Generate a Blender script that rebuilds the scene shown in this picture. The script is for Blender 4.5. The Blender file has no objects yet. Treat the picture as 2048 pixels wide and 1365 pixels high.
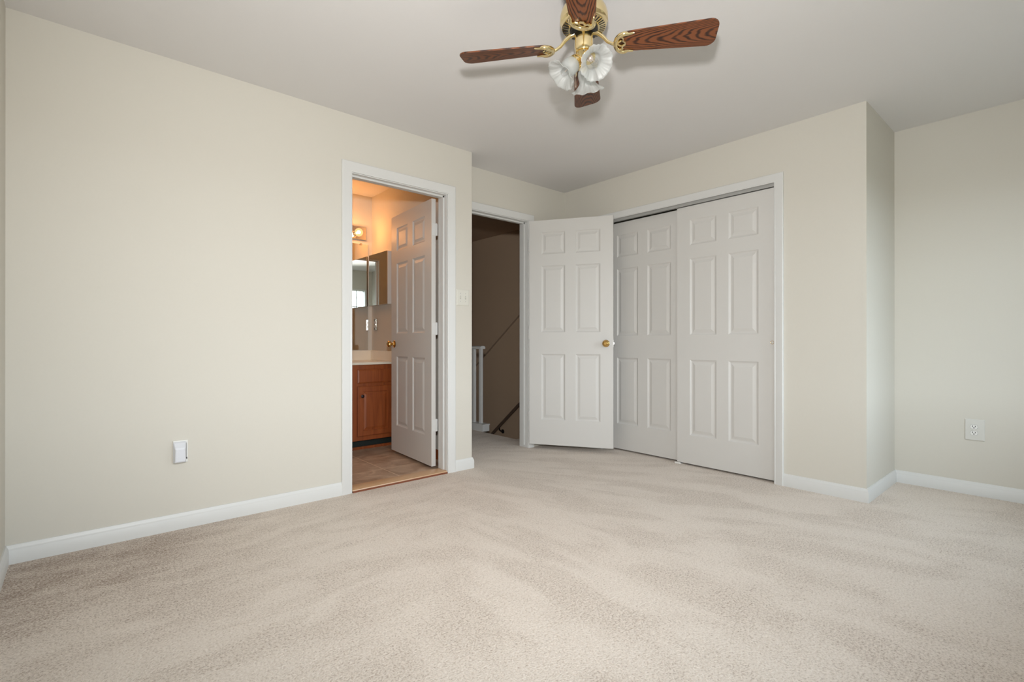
import bpy, math, random
from mathutils import Vector, Matrix

scene = bpy.context.scene
COL = scene.collection

# ------------------------------------------------------------------ camera
F_PX = 990.7
CAM_Z = 0.977
YAW = 0.8528
cam_data = bpy.data.cameras.new('camera')
cam_data.sensor_width = 36.0
cam_data.lens = F_PX / 2048.0 * 36.0
cam_data.clip_start = 0.02
cam = bpy.data.objects.new('camera', cam_data)
COL.objects.link(cam)
cam.location = (0.0, 0.0, CAM_Z)
cam.rotation_euler = (math.pi / 2 + 0.0011, 0.0, YAW - math.pi / 2)
scene.camera = cam

# ------------------------------------------------------------------ view
scene.view_settings.view_transform = 'Standard'
scene.view_settings.look = 'None'
scene.view_settings.gamma = 1.0
scene.view_settings.use_curve_mapping = False
scene.view_settings.exposure = 0.07
scene.cycles.max_bounces = 10
scene.cycles.diffuse_bounces = 7
scene.cycles.glossy_bounces = 6
scene.cycles.transmission_bounces = 8
scene.cycles.transparent_max_bounces = 12
scene.cycles.caustics_reflective = False
scene.cycles.caustics_refractive = False
scene.cycles.sample_clamp_indirect = 6.0
scene.cycles.use_denoising = True

# ------------------------------------------------------------------ world: overcast sky over dull ground
world = bpy.data.worlds.new('world')
scene.world = world
world.use_nodes = True
wn, wl = world.node_tree.nodes, world.node_tree.links
wn.clear()
w_out = wn.new('ShaderNodeOutputWorld')
w_bg = wn.new('ShaderNodeBackground')
w_tc = wn.new('ShaderNodeTexCoord')
w_sep = wn.new('ShaderNodeSeparateXYZ')
w_ramp = wn.new('ShaderNodeValToRGB')
w_map = wn.new('ShaderNodeMapRange')
w_map.inputs['From Min'].default_value = -1.0
w_map.inputs['From Max'].default_value = 1.0
wl.new(w_tc.outputs['Generated'], w_sep.inputs[0])
wl.new(w_sep.outputs['Z'], w_map.inputs['Value'])
wl.new(w_map.outputs[0], w_ramp.inputs[0])
wl.new(w_ramp.outputs[0], w_bg.inputs[0])
wl.new(w_bg.outputs[0], w_out.inputs[0])
cr = w_ramp.color_ramp
cr.elements[0].position = 0.0
cr.elements[0].color = (0.09, 0.095, 0.08, 1)
cr.elements[1].position = 1.0
cr.elements[1].color = (0.72, 0.86, 1.0, 1)
e = cr.elements.new(0.49); e.color = (0.12, 0.125, 0.10, 1)
e = cr.elements.new(0.515); e.color = (0.86, 0.93, 1.0, 1)
WORLD_STRENGTH = 8.2
w_bg.inputs['Strength'].default_value = WORLD_STRENGTH


def area(name, loc, direction, sx, sy, power, color, portal=False):
    ld = bpy.data.lights.new(name, 'AREA')
    ld.shape = 'RECTANGLE'
    ld.size, ld.size_y = sx, sy
    ld.energy = power
    ld.color = color
    o = bpy.data.objects.new(name, ld)
    COL.objects.link(o)
    o.location = loc
    o.rotation_euler = Vector(direction).to_track_quat('-Z', 'Y').to_euler()
    if portal:
        ld.cycles.is_portal = True
    return o


# the photographer's flash, just above the camera
FLASH = bpy.data.lights.new('camera_flash', 'SPOT')
FLASH.energy = 256.0
FLASH.color = (1.0, 0.98, 0.955)
FLASH.shadow_soft_size = 0.05
FLASH.spot_size = math.radians(132)
FLASH.spot_blend = 1.0
flash = bpy.data.objects.new('camera_flash', FLASH)
COL.objects.link(flash)
flash.location = (0.0, 0.0, 1.34)
flash.rotation_euler = (math.pi / 2 + 0.16, 0, YAW - math.pi / 2 - 0.03)

# ------------------------------------------------------------------ room numbers
H = 2.44
YL = 3.0878      # left wall with the bathroom door
YE = 3.3324      # wall with the hall door
XE = 2.2846      # end of the left wall
XC = 3.5967      # closet wall
YC = 0.8482      # end of the closet wall
XR = 4.2895      # alcove wall on the right
X0 = -0.244      # wall behind, left
Y0 = -0.34       # window wall beside the camera
WT = 0.114

WINS = [(-0.14, 0.46), (0.80, 1.65), (2.70, 3.75)]
WZ0, WZ1 = 0.62, 2.06
for i, (a, b) in enumerate(WINS):
    area('window_portal', ((a + b) / 2, Y0 - 0.13, (WZ0 + WZ1) / 2), (0, 1, 0), b - a, WZ1 - WZ0, 1, (1, 1, 1), portal=True)


# ------------------------------------------------------------------ materials
def mat(name):
    m = bpy.data.materials.new(name)
    m.use_nodes = True
    nt = m.node_tree
    b = nt.nodes['Principled BSDF']
    return m, nt, b


def simple(name, color, rough=0.5, metal=0.0, bump=0.0, bscale=60.0, var=0.0, spec=None):
    m, nt, b = mat(name)
    b.inputs['Base Color'].default_value = (*color, 1)
    b.inputs['Roughness'].default_value = rough
    b.inputs['Metallic'].default_value = metal
    if spec is not None:
        b.inputs['Specular IOR Level'].default_value = spec
    tc = nt.nodes.new('ShaderNodeTexCoord')
    n = nt.nodes.new('ShaderNodeTexNoise')
    n.inputs['Scale'].default_value = bscale
    n.inputs['Detail'].default_value = 3
    nt.links.new(tc.outputs['Object'], n.inputs['Vector'])
    if bump:
        bp = nt.nodes.new('ShaderNodeBump')
        bp.inputs['Strength'].default_value = bump
        bp.inputs['Distance'].default_value = 0.002
        nt.links.new(n.outputs['Fac'], bp.inputs['Height'])
        nt.links.new(bp.outputs[0], b.inputs['Normal'])
    if var:
        mx = nt.nodes.new('ShaderNodeMix')
        mx.data_type = 'RGBA'
        mx.inputs['A'].default_value = (*[c * (1 - var) for c in color], 1)
        mx.inputs['B'].default_value = (*[min(1, c * (1 + var)) for c in color], 1)
        nt.links.new(n.outputs['Fac'], mx.inputs['Factor'])
        nt.links.new(mx.outputs['Result'], b.inputs['Base Color'])
    return m


M = {}
M['wall'] = simple('cream_wall_paint', (0.63, 0.608, 0.55), 0.75, bump=0.06, bscale=90, var=0.012, spec=0.3)
M['ceiling'] = simple('white_ceiling_paint', (0.70, 0.69, 0.685), 0.9, bump=0.05, bscale=120, var=0.01, spec=0.2)
M['trim'] = simple('white_trim_paint', (0.668, 0.675, 0.668), 0.38, bump=0.02, bscale=40, var=0.01)
M['door'] = simple('white_door_paint', (0.625, 0.617, 0.598), 0.45, bump=0.03, bscale=160, var=0.01)
M['plastic'] = simple('white_plastic', (0.80, 0.80, 0.78), 0.35)
M['ivory'] = simple('ivory_plastic', (0.66, 0.65, 0.59), 0.35)
M['bluewhite'] = simple('cool_white_plastic', (0.70, 0.72, 0.77), 0.4)
M['plate'] = simple('warm_white_plate', (0.64, 0.635, 0.60), 0.4)
M['dark'] = simple('black_slot', (0.01, 0.01, 0.01), 0.6)
M['grey'] = simple('grey_painted_metal', (0.42, 0.42, 0.41), 0.4, metal=0.2)
M['steel'] = simple('steel', (0.6, 0.6, 0.58), 0.3, metal=1.0)
M['chrome'] = simple('chrome', (0.62, 0.58, 0.54), 0.06, metal=1.0)
M['brass'] = simple('polished_brass', (0.90, 0.74, 0.42), 0.13, metal=1.0, bump=0.02, bscale=30)
M['knob'] = simple('brass_knob', (0.72, 0.46, 0.16), 0.15, metal=1.0)
M['antique'] = simple('dark_bronze', (0.03, 0.025, 0.03), 0.35, metal=0.7)
M['motor_black'] = simple('black_enamel', (0.012, 0.012, 0.014), 0.3)
M['counter'] = simple('cream_cultured_marble', (0.80, 0.74, 0.62), 0.2, var=0.05, bscale=8)
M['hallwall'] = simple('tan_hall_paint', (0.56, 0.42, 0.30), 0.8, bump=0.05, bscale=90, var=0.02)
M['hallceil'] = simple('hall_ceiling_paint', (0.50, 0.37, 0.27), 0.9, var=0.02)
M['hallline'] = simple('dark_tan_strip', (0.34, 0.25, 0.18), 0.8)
M['rail'] = simple('dark_stained_rail', (0.13, 0.09, 0.065), 0.5, var=0.1, bscale=20)
M['toe'] = simple('black_toe_kick', (0.008, 0.014, 0.012), 0.6)
M['filament'] = simple('filament', (0.72, 0.62, 0.55), 0.35, metal=0.3)

# mirror
m, nt, b = mat('mirror_glass')
b.inputs['Base Color'].default_value = (0.86, 0.88, 0.86, 1)
b.inputs['Metallic'].default_value = 1.0
b.inputs['Roughness'].default_value = 0.01
M['mirror'] = m

# window pane: clear sheet with a faint reflection
m, nt, b = mat('window_glass')
nt.nodes.remove(b)
o_ = nt.nodes['Material Output']
tr = nt.nodes.new('ShaderNodeBsdfTransparent'); tr.inputs[0].default_value = (0.96, 0.98, 0.98, 1)
gl = nt.nodes.new('ShaderNodeBsdfGlossy'); gl.inputs['Roughness'].default_value = 0.02
mx = nt.nodes.new('ShaderNodeMixShader'); mx.inputs[0].default_value = 0.06
nt.links.new(tr.outputs[0], mx.inputs[1]); nt.links.new(gl.outputs[0], mx.inputs[2]); nt.links.new(mx.outputs[0], o_.inputs[0])
M['pane'] = m

# clear bulb glass
m, nt, b = mat('clear_bulb_glass')
nt.nodes.remove(b)
o_ = nt.nodes['Material Output']
tr = nt.nodes.new('ShaderNodeBsdfTransparent'); tr.inputs[0].default_value = (0.93, 0.93, 0.93, 1)
gl = nt.nodes.new('ShaderNodeBsdfGlossy'); gl.inputs['Roughness'].default_value = 0.03
fr = nt.nodes.new('ShaderNodeLayerWeight'); fr.inputs[0].default_value = 0.12
mx = nt.nodes.new('ShaderNodeMixShader')
nt.links.new(fr.outputs['Facing'], mx.inputs[0]); nt.links.new(tr.outputs[0], mx.inputs[1]); nt.links.new(gl.outputs[0], mx.inputs[2]); nt.links.new(mx.outputs[0], o_.inputs[0])
M['clearbulb'] = m

m, nt, b = mat('lit_globe_glass')
nt.nodes.remove(b)
o_ = nt.nodes['Material Output']
tr = nt.nodes.new('ShaderNodeBsdfTransparent'); tr.inputs[0].default_value = (0.95, 0.93, 0.90, 1)
gl = nt.nodes.new('ShaderNodeBsdfGlossy'); gl.inputs['Roughness'].default_value = 0.1
em = nt.nodes.new('ShaderNodeEmission'); em.inputs[0].default_value = (1.0, 0.52, 0.20, 1); em.inputs[1].default_value = 2.2
m1 = nt.nodes.new('ShaderNodeMixShader'); m1.inputs[0].default_value = 0.06
m2 = nt.nodes.new('ShaderNodeMixShader'); m2.inputs[0].default_value = 0.35
nt.links.new(tr.outputs[0], m1.inputs[1]); nt.links.new(gl.outputs[0], m1.inputs[2])
nt.links.new(m1.outputs[0], m2.inputs[1]); nt.links.new(em.outputs[0], m2.inputs[2]); nt.links.new(m2.outputs[0], o_.inputs[0])
M['litglass'] = m

# frosted shade glass
m, nt, b = mat('frosted_shade_glass')
nt.nodes.remove(b)
o_ = nt.nodes['Material Output']
di = nt.nodes.new('ShaderNodeBsdfDiffuse'); di.inputs[0].default_value = (0.82, 0.83, 0.82, 1)
tl = nt.nodes.new('ShaderNodeBsdfTranslucent'); tl.inputs[0].default_value = (0.87, 0.88, 0.87, 1)
tr = nt.nodes.new('ShaderNodeBsdfTransparent'); tr.inputs[0].default_value = (0.93, 0.95, 0.95, 1)
gl = nt.nodes.new('ShaderNodeBsdfGlossy'); gl.inputs['Roughness'].default_value = 0.5
m1 = nt.nodes.new('ShaderNodeMixShader'); m1.inputs[0].default_value = 0.5
m2 = nt.nodes.new('ShaderNodeMixShader'); m2.inputs[0].default_value = 0.60
m3 = nt.nodes.new('ShaderNodeMixShader'); m3.inputs[0].default_value = 0.06
nt.links.new(di.outputs[0], m1.inputs[1]); nt.links.new(tl.outputs[0], m1.inputs[2])
nt.links.new(m1.outputs[0], m2.inputs[1]); nt.links.new(tr.outputs[0], m2.inputs[2])
nt.links.new(m2.outputs[0], m3.inputs[1]); nt.links.new(gl.outputs[0], m3.inputs[2])
nt.links.new(m3.outputs[0], o_.inputs[0])
M['frost'] = m

# lit bathroom globe bulb
m, nt, b = mat('lit_globe_bulb')
b.inputs['Base Color'].default_value = (1, 0.8, 0.55, 1)
b.inputs['Emission Color'].default_value = (1.0, 0.60, 0.24, 1)
b.inputs['Emission Strength'].default_value = 2.2
M['litbulb'] = m
m, nt, b = mat('lit_bulb_core')
b.inputs['Emission Color'].default_value = (1.0, 0.80, 0.50, 1)
b.inputs['Emission Strength'].default_value = 60.0
M['litcore'] = m


def wood(name, light, darkc, scale, rough, stretch=(1, 9, 9), dist=5.0, coat=0.0, bands='Y'):
    m, nt, b = mat(name)
    tc = nt.nodes.new('ShaderNodeTexCoord')
    mp = nt.nodes.new('ShaderNodeMapping')
    mp.inputs['Scale'].default_value = stretch
    wv = nt.nodes.new('ShaderNodeTexWave')
    wv.wave_type = 'BANDS'
    wv.bands_direction = bands
    wv.inputs['Scale'].default_value = scale
    wv.inputs['Distortion'].default_value = dist
    wv.inputs['Detail'].default_value = 3
    wv.inputs['Detail Scale'].default_value = 1.2
    ns = nt.nodes.new('ShaderNodeTexNoise')
    ns.inputs['Scale'].default_value = scale * 9
    ns.inputs['Detail'].default_value = 4
    rp = nt.nodes.new('ShaderNodeValToRGB')
    rp.color_ramp.elements[0].position = 0.12
    rp.color_ramp.elements[0].color = (*darkc, 1)
    rp.color_ramp.elements[1].position = 0.55
    rp.color_ramp.elements[1].color = (*light, 1)
    ad = nt.nodes.new('ShaderNodeMath'); ad.operation = 'MULTIPLY_ADD'
    ad.inputs[1].default_value = 0.35
    sb = nt.nodes.new('ShaderNodeMath'); sb.operation = 'SUBTRACT'; sb.inputs[1].default_value = 0.17
    nt.links.new(tc.outputs['Object'], mp.inputs[0])
    nt.links.new(mp.outputs[0], wv.inputs[0])
    nt.links.new(mp.outputs[0], ns.inputs[0])
    nt.links.new(ns.outputs['Fac'], ad.inputs[0])
    nt.links.new(wv.outputs['Fac'], ad.inputs[2])
    nt.links.new(ad.outputs[0], sb.inputs[0])
    nt.links.new(sb.outputs[0], rp.inputs[0])
    nt.links.new(rp.outputs[0], b.inputs['Base Color'])
    b.inputs['Roughness'].default_value = rough
    b.inputs['Coat Weight'].default_value = coat
    return m


# cathedral grain: rings cut at a slant, centred on the blade
def blade_wood():
    m, nt, b = mat('walnut_blade_veneer')
    tc = nt.nodes.new('ShaderNodeTexCoord')
    sp = nt.nodes.new('ShaderNodeSeparateXYZ')
    nt.links.new(tc.outputs['Object'], sp.inputs[0])
    ns = nt.nodes.new('ShaderNodeTexNoise'); ns.inputs['Scale'].default_value = 4; ns.inputs['Detail'].default_value = 3
    mp = nt.nodes.new('ShaderNodeMapping'); mp.inputs['Scale'].default_value = (1.0, 5.0, 1.0)
    nt.links.new(tc.outputs['Object'], mp.inputs[0]); nt.links.new(mp.outputs[0], ns.inputs[0])

    def mt(op, a=None, b_=None, c=None):
        n = nt.nodes.new('ShaderNodeMath'); n.operation = op
        for i, v in enumerate((a, b_, c)):
            if v is None:
                continue
            if isinstance(v, (int, float)):
                n.inputs[i].default_value = v
            else:
                nt.links.new(v, n.inputs[i])
        return n.outputs[0]
    y2 = mt('MULTIPLY', mt('MULTIPLY', sp.outputs['Y'], sp.outputs['Y']), 55.0)
    xs = mt('MULTIPLY', sp.outputs['X'], -0.9)
    n2 = mt('MULTIPLY', ns.outputs['Fac'], 0.11)
    v = mt('ADD', mt('ADD', y2, xs), n2)
    s = mt('SINE', mt('MULTIPLY', v, 150.0))
    f = mt('MULTIPLY_ADD', s, 0.5, 0.5)
    nf = nt.nodes.new('ShaderNodeTexNoise'); nf.inputs['Scale'].default_value = 60; nf.inputs['Detail'].default_value = 4
    mp2 = nt.nodes.new('ShaderNodeMapping'); mp2.inputs['Scale'].default_value = (0.25, 6.0, 1.0)
    nt.links.new(tc.outputs['Object'], mp2.inputs[0]); nt.links.new(mp2.outputs[0], nf.inputs[0])
    g = mt('SUBTRACT', mt('MULTIPLY_ADD', nf.outputs['Fac'], 0.9, f), 0.42)
    rp = nt.nodes.new('ShaderNodeValToRGB')
    rp.color_ramp.elements[0].position = 0.05; rp.color_ramp.elements[0].color = (0.030, 0.010, 0.005, 1)
    rp.color_ramp.elements[1].position = 0.60; rp.color_ramp.elements[1].color = (0.175, 0.055, 0.018, 1)
    nt.links.new(g, rp.inputs[0])
    nt.links.new(rp.outputs[0], b.inputs['Base Color'])
    b.inputs['Roughness'].default_value = 0.38
    return m


M['blade'] = blade_wood()


def oak_wood():
    m, nt, b = mat('honey_oak')
    tc = nt.nodes.new('ShaderNodeTexCoord')
    mp = nt.nodes.new('ShaderNodeMapping'); mp.inputs['Scale'].default_value = (14, 14, 1.1)
    n = nt.nodes.new('ShaderNodeTexNoise'); n.inputs['Scale'].default_value = 3.0; n.inputs['Detail'].default_value = 4; n.inputs['Distortion'].default_value = 0.6
    rp = nt.nodes.new('ShaderNodeValToRGB')
    rp.color_ramp.elements[0].position = 0.30; rp.color_ramp.elements[0].color = (0.21, 0.050, 0.013, 1)
    rp.color_ramp.elements[1].position = 0.70; rp.color_ramp.elements[1].color = (0.33, 0.088, 0.023, 1)
    nt.links.new(tc.outputs['Object'], mp.inputs[0]); nt.links.new(mp.outputs[0], n.inputs['Vector'])
    nt.links.new(n.outputs['Fac'], rp.inputs[0]); nt.links.new(rp.outputs[0], b.inputs['Base Color'])
    b.inputs['Roughness'].default_value = 0.4
    return m


M['oak'] = oak_wood()
M['threshold'] = wood('threshold_wood', (0.56, 0.36, 0.21), (0.50, 0.31, 0.17), 4.0, 0.3, (0.6, 6, 6), 3.0, 0.3)
M['redwood'] = simple('raw_red_wood', (0.20, 0.06, 0.025), 0.7, var=0.25, bscale=30)


# carpet
def carpet():
    m, nt, b = mat('beige_pile_carpet')
    L = nt.links
    tc = nt.nodes.new('ShaderNodeTexCoord')

    def mapping(scale, rot=0.0, loc=(0, 0, 0)):
        mp = nt.nodes.new('ShaderNodeMapping')
        mp.inputs['Scale'].default_value = scale
        mp.inputs['Rotation'].default_value = (0, 0, rot)
        mp.inputs['Location'].default_value = loc
        L.new(tc.outputs['Object'], mp.inputs[0])
        return mp

    def noise(mp, scale, detail=3, rough=0.55, dist=0.0):
        n = nt.nodes.new('ShaderNodeTexNoise')
        n.inputs['Scale'].default_value = scale
        n.inputs['Detail'].default_value = detail
        n.inputs['Roughness'].default_value = rough
        n.inputs['Distortion'].default_value = dist
        L.new((mp.outputs[0] if mp else tc.outputs['Object']), n.inputs['Vector'])
        return n.outputs['Fac']

    def mt(op, a=None, b_=None, c=None, clamp=False):
        n = nt.nodes.new('ShaderNodeMath'); n.operation = op; n.use_clamp = clamp
        for i, v in enumerate((a, b_, c)):
            if v is None:
                continue
            if isinstance(v, (int, float)):
                n.inputs[i].default_value = v
            else:
                L.new(v, n.inputs[i])
        return n.outputs[0]

    def ramp(v, lo, hi):
        n = nt.nodes.new('ShaderNodeMapRange'); n.interpolation_type = 'SMOOTHSTEP'
        n.inputs['From Min'].default_value = lo; n.inputs['From Max'].default_value = hi
        L.new(v, n.inputs['Value'])
        return n.outputs[0]

    sp = nt.nodes.new('ShaderNodeSeparateXYZ'); L.new(tc.outputs['Object'], sp.inputs[0])
    # right: vacuum passes that fan out from near the bathroom door
    dx = mt('SUBTRACT', sp.outputs['X'], 1.45); dy = mt('SUBTRACT', 4.6, sp.outputs['Y'])
    ang = mt('ARCTAN2', dx, dy)
    rad = mt('SQRT', mt('ADD', mt('MULTIPLY', dx, dx), mt('MULTIPLY', dy, dy)))
    cb = nt.nodes.new('ShaderNodeCombineXYZ')
    L.new(mt('MULTIPLY', ang, 15.0), cb.inputs[0]); L.new(mt('MULTIPLY', rad, 1.7), cb.inputs[1])
    nr = nt.nodes.new('ShaderNodeTexNoise'); nr.inputs['Scale'].default_value = 1.0; nr.inputs['Detail'].default_value = 3
    nr.inputs['Distortion'].default_value = 0.5
    L.new(cb.outputs[0], nr.inputs['Vector'])
    right = ramp(nr.outputs['Fac'], 0.40, 0.60)
    # left: passes along the wall, patchier
    left = ramp(noise(mapping((1.7, 4.6, 1), 0.10, (3, 1, 0)), 1.3, 4, 0.6, 0.6), 0.38, 0.62)
    side = ramp(mt('SUBTRACT', sp.outputs['Y'], mt('MULTIPLY', sp.outputs['X'], 1.05)), 0.25, 0.95)
    streak = mt('ADD', mt('MULTIPLY', left, side), mt('MULTIPLY', right, mt('SUBTRACT', 1.0, side)))
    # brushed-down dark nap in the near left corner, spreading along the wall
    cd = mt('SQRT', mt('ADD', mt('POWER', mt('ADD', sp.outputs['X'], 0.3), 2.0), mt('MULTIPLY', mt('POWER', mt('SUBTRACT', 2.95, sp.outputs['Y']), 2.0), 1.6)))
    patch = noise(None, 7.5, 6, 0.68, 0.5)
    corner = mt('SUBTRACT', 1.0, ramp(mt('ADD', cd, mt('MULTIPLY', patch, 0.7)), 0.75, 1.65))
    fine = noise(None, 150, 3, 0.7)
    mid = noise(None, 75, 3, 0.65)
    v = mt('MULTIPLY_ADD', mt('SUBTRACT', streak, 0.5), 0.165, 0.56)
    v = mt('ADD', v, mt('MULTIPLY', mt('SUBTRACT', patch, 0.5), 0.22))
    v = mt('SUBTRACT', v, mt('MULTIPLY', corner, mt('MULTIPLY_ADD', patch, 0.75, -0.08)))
    v = mt('ADD', v, mt('MULTIPLY', mt('SUBTRACT', fine, 0.5), 1.35))
    v = mt('ADD', v, mt('MULTIPLY', mt('SUBTRACT', mid, 0.5), 0.75), clamp=True)
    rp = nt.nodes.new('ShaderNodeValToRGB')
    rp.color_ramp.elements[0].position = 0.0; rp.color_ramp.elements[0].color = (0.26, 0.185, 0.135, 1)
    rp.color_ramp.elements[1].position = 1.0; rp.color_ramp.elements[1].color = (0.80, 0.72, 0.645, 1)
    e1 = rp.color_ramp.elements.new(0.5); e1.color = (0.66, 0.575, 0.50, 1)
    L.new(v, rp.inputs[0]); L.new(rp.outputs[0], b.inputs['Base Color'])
    b.inputs['Roughness'].default_value = 1.0
    b.inputs['Specular IOR Level'].default_value = 0.1
    b.inputs['Sheen Weight'].default_value = 0.15
    bp = nt.nodes.new('ShaderNodeBump'); bp.inputs['Strength'].default_value = 0.6; bp.inputs['Distance'].default_value = 0.006
    L.new(mt('ADD', fine, mid), bp.inputs['Height']); L.new(bp.outputs[0], b.inputs['Normal'])
    return m


M['carpet'] = carpet()


# bathroom tile
def tile():
    m, nt, b = mat('mottled_brown_tile')
    L = nt.links
    tc = nt.nodes.new('ShaderNodeTexCoord')
    mp = nt.nodes.new('ShaderNodeMapping'); mp.inputs['Location'].default_value = (-1.747, -3.493, 0)
    L.new(tc.outputs['Object'], mp.inputs[0])
    br = nt.nodes.new('ShaderNodeTexBrick')
    br.offset = 0.0
    br.inputs['Scale'].default_value = 1.0
    br.inputs['Brick Width'].default_value = 0.36
    br.inputs['Row Height'].default_value = 0.36
    br.inputs['Mortar Size'].default_value = 0.004
    br.inputs['Color1'].default_value = (1, 1, 1, 1); br.inputs['Color2'].default_value = (0.85, 0.85, 0.85, 1)
    br.inputs['Mortar'].default_value = (0, 0, 0, 1)
    L.new(mp.outputs[0], br.inputs['Vector'])
    n = nt.nodes.new('ShaderNodeTexNoise'); n.inputs['Scale'].default_value = 7; n.inputs['Detail'].default_value = 6; n.inputs['Distortion'].default_value = 0.8
    L.new(tc.outputs['Object'], n.inputs['Vector'])
    rp = nt.nodes.new('ShaderNodeValToRGB')
    rp.color_ramp.elements[0].position = 0.3; rp.color_ramp.elements[0].color = (0.32, 0.21, 0.14, 1)
    rp.color_ramp.elements[1].position = 0.72; rp.color_ramp.elements[1].color = (0.60, 0.46, 0.34, 1)
    L.new(n.outputs['Fac'], rp.inputs[0])
    mx = nt.nodes.new('ShaderNodeMix'); mx.data_type = 'RGBA'
    L.new(br.outputs['Fac'], mx.inputs['Factor'])
    L.new(rp.outputs[0], mx.inputs['A']); mx.inputs['B'].default_value = (0.66, 0.52, 0.38, 1)
    L.new(mx.outputs['Result'], b.inputs['Base Color'])
    b.inputs['Roughness'].default_value = 0.4
    return m


M['tile'] = tile()


# ------------------------------------------------------------------ mesh helpers
class MB:
    def __init__(self):
        self.v, self.f = [], []

    def add(self, verts, faces):
        n = len(self.v)
        self.v += [tuple(p) for p in verts]
        self.f += [tuple(i + n for i in f) for f in faces]
        return self

    def box(self, a, b):
        (x0, y0, z0), (x1, y1, z1) = a, b
        x0, x1 = min(x0, x1), max(x0, x1); y0, y1 = min(y0, y1), max(y0, y1); z0, z1 = min(z0, z1), max(z0, z1)
        vs = [(x, y, z) for z in (z0, z1) for y in (y0, y1) for x in (x0, x1)]
        return self.add(vs, [(0, 2, 3, 1), (4, 5, 7, 6), (0, 1, 5, 4), (2, 6, 7, 3), (0, 4, 6, 2), (1, 3, 7, 5)])

    def lathe(self, prof, seg=32, mtx=None, ruffle=None):
        """prof: list of (r, z); ruffle(t, ang) -> (dr, dz)"""
        rows = []
        vs, fs = [], []
        for k, (r, z) in enumerate(prof):
            row = []
            for i in range(seg):
                a = 2 * math.pi * i / seg
                rr, zz = r, z
                if ruffle:
                    dr, dz = ruffle(k / (len(prof) - 1), a)
                    rr += dr; zz += dz
                row.append(len(vs)); vs.append(Vector((rr * math.cos(a), rr * math.sin(a), zz)))
            rows.append(row)
        for k in range(len(rows) - 1):
            for i in range(seg):
                j = (i + 1) % seg
                fs.append((rows[k][i], rows[k][j], rows[k + 1][j], rows[k + 1][i]))
        if prof[0][0] > 1e-6 and ruffle is None:
            fs.append(tuple(reversed(rows[0])))
        if prof[-1][0] > 1e-6 and ruffle is None:
            fs.append(tuple(rows[-1]))
        if mtx is not None:
            vs = [mtx @ v for v in vs]
        return self.add(vs, fs)

    def tube(self, pts, r, seg=10, closed=False):
        pts = [Vector(p) for p in pts]
        n = len(pts)
        rs = r if isinstance(r, (list, tuple)) else [r] * n
        vs, fs = [], []
        up = Vector((0, 0, 1))
        prev = None
        for k, p in enumerate(pts):
            if closed:
                t = (pts[(k + 1) % n] - pts[k - 1]).normalized()
            else:
                t = (pts[min(k + 1, n - 1)] - pts[max(k - 1, 0)]).normalized()
            if prev is None:
                ref = up if abs(t.dot(up)) < 0.9 else Vector((1, 0, 0))
                u = t.cross(ref).normalized()
            else:
                u = (prev - t * prev.dot(t)).normalized()
            prev = u
            w = t.cross(u)
            for i in range(seg):
                a = 2 * math.pi * i / seg
                vs.append(p + (u * math.cos(a) + w * math.sin(a)) * rs[k])
        for k in range(n if closed else n - 1):
            k2 = (k + 1) % n
            for i in range(seg):
                j = (i + 1) % seg
                fs.append((k * seg + i, k * seg + j, k2 * seg + j, k2 * seg + i))
        if not closed:
            fs.append(tuple(reversed(range(seg))))
            fs.append(tuple((n - 1) * seg + i for i in range(seg)))
        return self.add(vs, fs)

    def sweep(self, stations, prof):
        """stations: (pos, U, V); prof: closed list of (u, v)"""
        vs, fs = [], []
        m = len(prof)
        for pos, U, V in stations:
            pos, U, V = Vector(pos), Vector(U), Vector(V)
            for u, v in prof:
                vs.append(pos + U * u + V * v)
        for k in range(len(stations) - 1):
            for i in range(m):
                j = (i + 1) % m
                fs.append((k * m + i, k * m + j, (k + 1) * m + j, (k + 1) * m + i))
        fs.append(tuple(reversed(range(m))))
        fs.append(tuple((len(stations) - 1) * m + i for i in range(m)))
        return self.add(vs, fs)

    def prism(self, outline, z0, z1):
        n = len(outline)
        vs = [(x, y, z0) for x, y in outline] + [(x, y, z1) for x, y in outline]
        fs = [tuple(reversed(range(n))), tuple(range(n, 2 * n))]
        fs += [(i, (i + 1) % n, n + (i + 1) % n, n + i) for i in range(n)]
        return self.add(vs, fs)

    def build(self, name, material, parent=None, smooth=False, bevel=0.0, loc=None, rot=None, weld=True):
        me = bpy.data.meshes.new(name)
        me.from_pydata(self.v, [], self.f)
        me.validate()
        import bmesh
        bm = bmesh.new(); bm.from_mesh(me)
        if weld:
            bmesh.ops.remove_doubles(bm, verts=bm.verts, dist=1e-5)
        bmesh.ops.recalc_face_normals(bm, faces=bm.faces)
        bm.to_mesh(me); bm.free()
        me.materials.append(material)
        if smooth:
            for p in me.polygons:
                p.use_smooth = True
            me.set_sharp_from_angle(angle=math.radians(40 if smooth is True else smooth))
        o = bpy.data.objects.new(name, me)
        COL.objects.link(o)
        if bevel:
            bv = o.modifiers.new('bevel', 'BEVEL'); bv.width = bevel; bv.segments = 2; bv.limit_method = 'ANGLE'; bv.angle_limit = math.radians(35)
        if loc is not None:
            o.location = loc
        if rot is not None:
            o.rotation_euler = rot
        if parent is not None:
            o.parent = parent
        return o


def tag(o, label=None, cat=None, group=None, kind=None):
    if label: o['label'] = label
    if cat: o['category'] = cat
    if group: o['group'] = group
    if kind: o['kind'] = kind
    return o


def empty(name, loc, rz=0.0):
    o = bpy.data.objects.new(name, None)
    o.empty_display_size = 0.05
    COL.objects.link(o)
    o.location = loc
    o.rotation_euler = (0, 0, rz)
    return o


def structure(mb, name, material, label, cat, **kw):
    return tag(mb.build(name, material, **kw), label, cat, kind='structure')


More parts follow.
